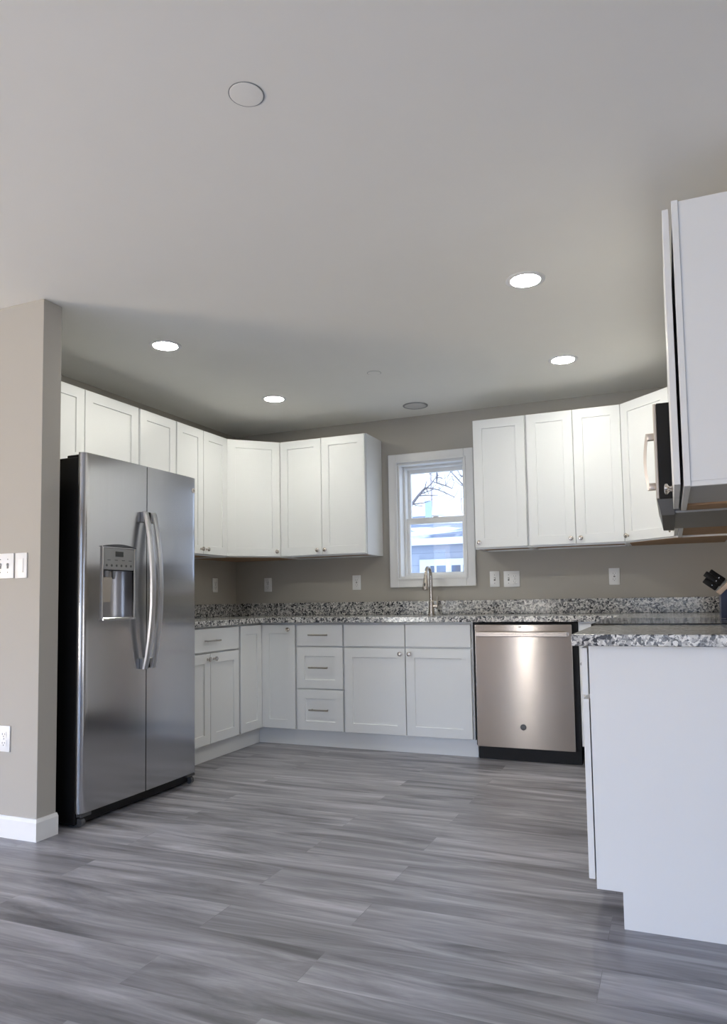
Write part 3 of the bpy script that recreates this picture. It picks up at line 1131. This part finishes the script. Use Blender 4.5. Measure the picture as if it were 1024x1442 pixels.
# ------------------------------------------------------------------ microwave (faces -x)
MW = thing('microwave', 'black over-the-range microwave with silver trim and handle under wall cabinet', 'microwave', (XR - 0.001, -1.709, 1.360), -HP)
hw = 0.3795
front = -(XR - 0.001 - 3.400)
link('oven_body', Box(-hw, hw, front + 0.055, 0, 0.012, 0.463), 'dark', MW)
link('door', Box(-hw, hw, front, front + 0.0545, 0.064, 0.458, bev=0.002), 'black', MW)
bm = ring(bmesh.new(), -hw, hw, 0.064, 0.458, 0.035, front - 0.0135, front - 0.0002, 0.003)
link('door_frame', bm, 'silver', MW)
link('window_glass', Box(-hw + 0.0352, hw - 0.0352, front - 0.008, front - 0.0005, 0.0995, 0.4225), 'blackgl', MW)
hx = hw - 0.03
bm = bmesh.new()
n = 16
prev = None
for i in range(n + 1):
    t = i / n
    z = 0.105 + 0.235 * t
    y = front - 0.040 - 0.012 * math.sin(PI * t)
    q = [bm.verts.new(p) for p in ((hx - 0.012, y + 0.006, z), (hx - 0.008, y - 0.005, z), (hx + 0.008, y - 0.005, z), (hx + 0.012, y + 0.006, z))]
    if prev:
        for k in range(4):
            bm.faces.new((prev[k], prev[(k + 1) % 4], q[(k + 1) % 4], q[k]))
    else:
        bm.faces.new(q)
    prev = q
bm.faces.new(prev)
for z in (0.105, 0.312):
    box(bm, hx - 0.012, hx + 0.012, front - 0.041, front - 0.013, z, z + 0.028, 0.002)
link('handle', bm, 'silver', MW, smooth=50)
t = bmesh.new()
prism(t, [(front - 0.010, 0.0635), (front + 0.054, 0.0635), (front + 0.054, -0.004), (front + 0.004, -0.004)], -hw, hw)
bmesh.ops.transform(t, matrix=Matrix(((0, 0, 1, 0), (1, 0, 0, 0), (0, 1, 0, 0), (0, 0, 0, 1))), verts=t.verts[:])
link('vent_chin', t, 'dark', MW)
link('underside_panel', Box(-hw + 0.005, hw - 0.005, front + 0.056, -0.01, 0.004, 0.0118), 'midgrey', MW)

# ------------------------------------------------------------------ faucet
FA = thing('faucet', 'brushed nickel gooseneck faucet with pull-down head in front of window', 'faucet', (1.776, -0.115, CZ1 + 0.0002))
link('base', lathe(bmesh.new(), [(0.027, 0), (0.027, 0.006), (0.022, 0.010), (0.020, 0.095), (0.015, 0.103), (0, 0.103)], 28), 'nickel', FA, smooth=35)
pts = [(0, 0, 0.10), (0, 0, 0.24)]
R = 0.060
for k in range(1, 19):
    a = PI * k / 18
    pts.append((0, -R + R * math.cos(a), 0.27 + R * 1.35 * math.sin(a)))
pts.append((0, -2 * R - 0.004, 0.245))
sp = link('spout', tube(bmesh.new(), pts, 0.0125, 16), 'nickel', FA, smooth=40)
link('spray_head', tube(bmesh.new(), [(0, -2 * R - 0.003, 0.275), (0, -2 * R - 0.006, 0.245), (0, -2 * R - 0.012, 0.195), (0, -2 * R - 0.014, 0.183)], [0.0135, 0.017, 0.0215, 0.020], 20), 'nickel', sp, smooth=40)
link('spray_button', Box(-0.005, 0.005, -2 * R - 0.034, -2 * R - 0.022, 0.21, 0.232, bev=0.002), 'dark', sp)
lv = link('lever_body', tube(bmesh.new(), [(0.015, 0, 0.062), (0.048, 0, 0.062)], 0.013, 16), 'nickel', FA, smooth=40)
link('lever', tube(bmesh.new(), [(0.043, 0, 0.066), (0.047, -0.004, 0.10), (0.052, -0.008, 0.132)], [0.0065, 0.005, 0.0045], 12), 'nickel', lv, smooth=40)

# ------------------------------------------------------------------ knife block with knives
KB = tag(link('knife_block', bmesh.new(), 'navy'), 'navy knife block with a pale wood top at the right end of the counter', 'knife block')
KB.location = (3.705, -1.16, CZ1 + 0.0003)
bm = bmesh.new()
prism(bm, [(-0.052, 0), (0.060, 0), (0.060, 0.17), (0.02, 0.185), (-0.052, 0.112)], -0.055, 0.055, 0.003)
bmesh.ops.transform(bm, matrix=Matrix(((1, 0, 0, 0), (0, 0, -1, 0), (0, 1, 0, 0), (0, 0, 0, 1))), verts=bm.verts[:])
bm.to_mesh(KB.data)
bm.free()
dirn = Vector((-0.62, 0, 0.78))
bm = Box(-0.050, 0.052, -0.054, 0.054, 0.0, 0.022, bev=0.002)
link('wood_top', bm, 'wood', KB, (-0.013, 0, 0.150), (0, -math.radians(45), 0))
base = Vector((3.705, -1.16, CZ1))
for k, (off, y, ln, lab) in enumerate(((-0.024, -0.026, 0.085, 'black-handled knife lowest in the navy block, pointing left'),
                                       (0.004, -0.022, 0.105, 'black-handled knife higher in the navy block, with a shiny rivet'),
                                       (0.026, 0.022, 0.095, 'black-handled knife at the back of the navy block'))):
    p = base + Vector((-0.036 + off * 0.75, y, 0.158 + off * 0.75))
    kn = thing('knife', lab, 'knife', p, 0, 'knives in the block')
    kn.rotation_euler = (0, -math.radians(52), 0)
    link('handle', Box(-0.015, 0.015, -0.009, 0.009, 0.012, ln, bev=0.004, seg=2), 'black', kn, smooth=40)
    link('bolster', Box(-0.0115, 0.0115, -0.006, 0.006, 0.005, 0.0118, bev=0.002), 'midgrey', kn)
    for z in (0.040,):
        link('rivet', lathe(bmesh.new(), [(0.0022, 0), (0.0022, 0.0006), (0, 0.0008)], 12, 'Y', (0, -0.009, z)), 'chrome', kn)

# ------------------------------------------------------------------ outlets and switches (local front towards -y)
PH, PWD = 0.116, 0.072


def wall_plate(name, label, loc, rz, gangs, cat):
    """gangs: list of 'outlet', 'gfci', 'toggle', 'rocker'"""
    w = PWD + 0.046 * (len(gangs) - 1)
    r = thing(name, label, cat, loc, rz, 'white wall plates')
    link('cover_plate', Box(-w / 2, w / 2, -0.006, -0.0002, -PH / 2, PH / 2, bev=0.0025, seg=2), 'plate', r, smooth=40)
    for k, g in enumerate(gangs):
        x = (k - (len(gangs) - 1) / 2) * 0.046
        if g in ('outlet', 'gfci'):
            for s in (-1, 1):
                zc = s * 0.0195
                f = link('receptacle', Box(x - 0.017, x + 0.017, -0.0078, -0.0058, zc - 0.0143, zc + 0.0143, bev=0.0009), 'plate', r)
                bm = Box(x - 0.0085, x - 0.0062, -0.0084, -0.0076, zc - 0.003, zc + 0.006)
                box(bm, x + 0.0062, x + 0.0085, -0.0084, -0.0076, zc - 0.002, zc + 0.006)
                lathe(bm, [(0.0027, 0), (0.0027, 0.0008), (0, 0.0008)], 12, 'Y', (x, -0.0076, zc - 0.0085))
                link('slots', bm, 'slot', f)
            if g == 'gfci':
                link('reset_buttons', Box(x - 0.006, x + 0.006, -0.0086, -0.0060, -0.0042, 0.0042, bev=0.0006), 'slot', r)
            else:
                link('screw', lathe(bmesh.new(), [(0.003, 0), (0.003, 0.0008), (0, 0.001)], 12, 'Y', (x, -0.0059, 0)), 'slot', r)
        elif g == 'toggle':
            link('toggle_surround', Box(x - 0.0055, x + 0.0055, -0.0072, -0.0058, -0.0125, 0.0125, bev=0.0005), 'slot', r)
            link('toggle', Box(x - 0.004, x + 0.004, -0.017, -0.0070, 0.000, 0.009, bev=0.001), 'plate', r)
            for s in (-1, 1):
                link('screw', lathe(bmesh.new(), [(0.0028, 0), (0.0028, 0.0008), (0, 0.001)], 12, 'Y', (x, -0.0059, s * 0.03)), 'slot', r)
        else:
            link('rocker_frame', ring(bmesh.new(), x - 0.0172, x + 0.0172, -0.0335, 0.0335, 0.0014, -0.0066, -0.0058, 0.0), 'plate', r)
            link('rocker', Box(x - 0.0155, x + 0.0155, -0.0085, -0.0058, -0.032, 0.032, bev=0.001), 'plate', r)
    return r


wall_plate('wall_outlet', 'white outlet on the left wall between refrigerator and kitchen corner', (0.0, -0.317, 1.170), HP, ['outlet'], 'outlet')
wall_plate('wall_outlet', 'white outlet on the back wall nearest the left corner', (0.311, 0, 1.170), 0, ['outlet'], 'outlet')
wall_plate('wall_outlet', 'white outlet on the back wall, between left cabinets and window', (1.122, 0, 1.169), 0, ['gfci'], 'outlet')
wall_plate('light_switch', 'single white toggle switch plate just right of the window', (2.231, 0, 1.168), 0, ['toggle'], 'switch')
wall_plate('wall_outlet', 'wide double white plate with switch and outlet right of the window', (2.357, 0, 1.166), 0, ['toggle', 'outlet'], 'outlet')
wall_plate('wall_outlet', 'white outlet on the back wall above the dishwasher, nearest the right corner', (3.068, 0, 1.165), 0, ['gfci'], 'outlet')
wall_plate('light_switch', 'double white switch plate at left picture edge on the wall stub', (0.583, SY0, 1.218), 0, ['toggle', 'toggle'], 'switch')
wall_plate('light_switch', 'narrow single white switch plate on the wall stub near its corner', (0.688, SY0, 1.217), 0, ['rocker'], 'switch')
wall_plate('wall_outlet', 'white outlet low on the wall stub near the floor', (0.601, SY0, 0.433), 0, ['outlet'], 'outlet')

# ------------------------------------------------------------------ ceiling fittings
cl = thing('recessed_light', 'lit round recessed ceiling light above the refrigerator, left front one', 'ceiling light', (0.905, -2.066, H), 0, 'recessed ceiling lights')
link('trim_ring', lathe(bmesh.new(), [(0.0658, -0.0005), (0.087, -0.0005), (0.087, -0.0025), (0.083, -0.0042), (0.0658, -0.0046)], 48, hollow=True), 'trim', cl, smooth=40)
link('lens', lathe(bmesh.new(), [(0.0655, -0.0005), (0.0655, -0.0050), (0.03, -0.0052), (0, -0.0053)], 48), 'lens', cl, smooth=40)
dup(cl, (0.908, -0.900, H), 0, 'lit round recessed ceiling light near the left back corner cabinets')
dup(cl, (2.881, -2.060, H), 0, 'lit round recessed ceiling light largest and nearest on the right')
dup(cl, (2.884, -0.878, H), 0, 'lit round recessed ceiling light above the right back wall cabinets')
for (x, y, rr, lab) in ((2.387, -3.566, 0.047, 'flat round white ceiling cover alone at the top of the picture'),
                        (1.762, -1.129, 0.041, 'small flat round white ceiling cover between the four lights')):
    t = thing('ceiling_cover', lab, 'ceiling cover', (x, y, H), 0, 'round ceiling covers')
    link('cover_disc', lathe(bmesh.new(), [(rr, -0.0003), (rr, -0.002), (rr - 0.002, -0.003), (0, -0.0031)], 48), 'ceiling', t, smooth=30)
    link('rim', lathe(bmesh.new(), [(rr + 0.0002, -0.0003), (rr + 0.0028, -0.0003), (rr + 0.0028, -0.0014), (rr + 0.0002, -0.0012)], 48, hollow=True), 'midgrey', t)
sd = thing('ceiling_speaker', 'round grey ceiling grille close to the back wall above the window', 'ceiling grille', (1.744, -0.296, H))
link('rim', lathe(bmesh.new(), [(0.080, -0.0005), (0.092, -0.0005), (0.092, -0.004), (0.086, -0.006), (0.080, -0.006)], 48, hollow=True), 'midgrey', sd, smooth=40)
link('grille', lathe(bmesh.new(), [(0.0795, -0.0005), (0.0795, -0.004), (0.05, -0.005), (0, -0.0055)], 48), plain('grille_grey', (0.62, 0.61, 0.59), 0.7, bump=0.15, bscale=900), sd, smooth=40)

# ------------------------------------------------------------------ outside the kitchen window
struct(link('ground', Box(-25, 25, 0.6, 40, -0.9, -0.8), 'ground'))
GA = thing('garage', 'pale blue sided garage with snowy roof and white door outside the window', 'building', (-1.5, 9.0, -0.8))
gx0, gx1 = -6.5, 7.5
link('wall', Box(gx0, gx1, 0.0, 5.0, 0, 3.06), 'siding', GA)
link('fascia', Box(gx0 - 0.2, gx1 + 0.2, -0.30, -0.27, 2.92, 3.06), 'ext', GA)
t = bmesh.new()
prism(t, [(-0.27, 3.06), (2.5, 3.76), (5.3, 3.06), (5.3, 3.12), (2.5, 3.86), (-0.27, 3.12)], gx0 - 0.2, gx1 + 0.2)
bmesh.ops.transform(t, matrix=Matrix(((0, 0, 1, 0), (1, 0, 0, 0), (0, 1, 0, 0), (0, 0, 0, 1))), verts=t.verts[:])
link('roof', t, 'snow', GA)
gd = link('garage_door', Box(0.09, 3.6, -0.06, -0.005, 0, 2.64, bev=0.01), 'ext', GA)
for a, b in ((0.325, 0.415), (0.465, 0.66), (0.785, 0.975), (1.03, 1.2), (1.3, 1.5), (1.56, 1.76)):
    link('door_pane', Box(a, b, -0.066, -0.058, 2.30, 2.50), 'pane', gd)
link('flue', Box(-0.44, -0.31, 2.0, 2.13, 3.55, 4.16), 'chim', GA)


def sway(a, b, n, amp):
    a, b = Vector(a), Vector(b)
    return [a.lerp(b, i / n) + Vector((random.uniform(-amp, amp), random.uniform(-amp, amp), random.uniform(-amp, amp) * 0.6)) * (0 if i in (0, n) else 1) for i in range(n + 1)]


def bare_tree(label, foot, height, rad, limbs, mat, extra=10, seed=1):
    random.seed(seed)
    r = thing('bare_tree', label, 'tree', foot, 0, 'bare trees outside')
    top = Vector((random.uniform(-.1, .1), random.uniform(-.1, .1), height))
    n = 10
    tr = sway((0, 0, 0), top, n, 0.03 * height / 6)
    link('trunk', tube(bmesh.new(), tr, [rad * (1 - 0.75 * i / n) for i in range(n + 1)], 10), mat, r, smooth=60)
    bm = bmesh.new()
    f = Vector(foot)
    for pts, r0, r1 in limbs:
        q = [Vector(p) - f for p in pts]
        m = len(q) - 1
        tube(bm, q, [r0 + (r1 - r0) * i / m for i in range(m + 1)], 7)
        for i in range(1, m + 1):            # side twigs
            for _ in range(2):
                d = Vector((random.uniform(-.3, .3), random.uniform(-.3, .3), random.uniform(-.15, .3)))
                tube(bm, sway(q[i], q[i] + d, 3, 0.03), [r1 * 0.7, r1 * 0.6, r1 * 0.5, r1 * 0.3], 5)
    for _ in range(extra):
        h = random.uniform(0.55, 0.97)
        i = int(h * n)
        a = tr[i]
        ang = random.uniform(0, 2 * PI)
        ln = random.uniform(0.12, 0.28) * height * (1.2 - h)
        tip = a + Vector((math.cos(ang) * ln, math.sin(ang) * ln, ln * 0.8))
        tube(bm, sway(a, tip, 4, 0.06 * ln), [rad * 0.3, rad * 0.24, rad * 0.18, rad * 0.12, rad * 0.06], 6)
    link('branches', bm, mat, r, smooth=60)
    return r


G = -0.8
bare_tree('bare dark tree whose bent branch arches across the upper window pane', (-1.35, 6.2, G), 7.0, 0.11,
          [([(-1.33, 6.2, 2.1), (-0.9, 6.1, 2.3), (-0.515, 6.0, 2.60), (-0.40, 6.0, 2.735), (-0.311, 6.0, 2.826), (-0.248, 6.0, 2.857)], 0.032, 0.016),
           ([(-0.248, 6.0, 2.857), (-0.15, 6.0, 2.838), (-0.041, 6.0, 2.806), (0.10, 6.0, 2.735), (0.222, 6.0, 2.67)], 0.013, 0.007),
           ([(-0.515, 6.0, 2.603), (-0.416, 6.0, 2.572), (-0.317, 6.0, 2.554)], 0.008, 0.005)], 'bark', 8, 3)
bare_tree('bare tree sending thin branches down from the top right of the window', (2.52, 5.73, G), 7.5, 0.12,
          [([(2.519, 5.729, 3.569), (1.362, 6.371, 3.912), (0.719, 6.586, 3.944), (0.130, 6.800, 3.783), (-0.277, 6.800, 3.462), (-0.313, 6.800, 3.263), (-0.324, 6.800, 3.062), (-0.157, 6.800, 2.999), (-0.042, 6.800, 2.940)], 0.03, 0.009),
           ([(0.719, 6.586, 3.944), (0.184, 6.800, 3.569), (-0.061, 6.800, 3.242), (0.077, 6.800, 3.080), (0.188, 6.800, 2.947)], 0.016, 0.010),
           ([(0.291, 6.800, 3.676), (0.056, 6.800, 3.257), (0.129, 6.800, 3.139), (0.168, 6.800, 3.148)], 0.012, 0.007),
           ([(-0.277, 6.800, 3.462), (-0.453, 6.800, 3.224), (-0.322, 6.800, 3.163), (-0.205, 6.800, 3.128)], 0.008, 0.005)], 'bark', 8, 5)
bare_tree('thin pale tree trunk rising at the left side of the upper pane', (-3.13, 15.2, G), 9.5, 0.05, [], 'palebark', 5, 7)
bare_tree('thin pale tree trunk rising at the right side of the upper pane', (-2.28, 15.6, G), 5.3, 0.05, [], 'palebark', 5, 9)
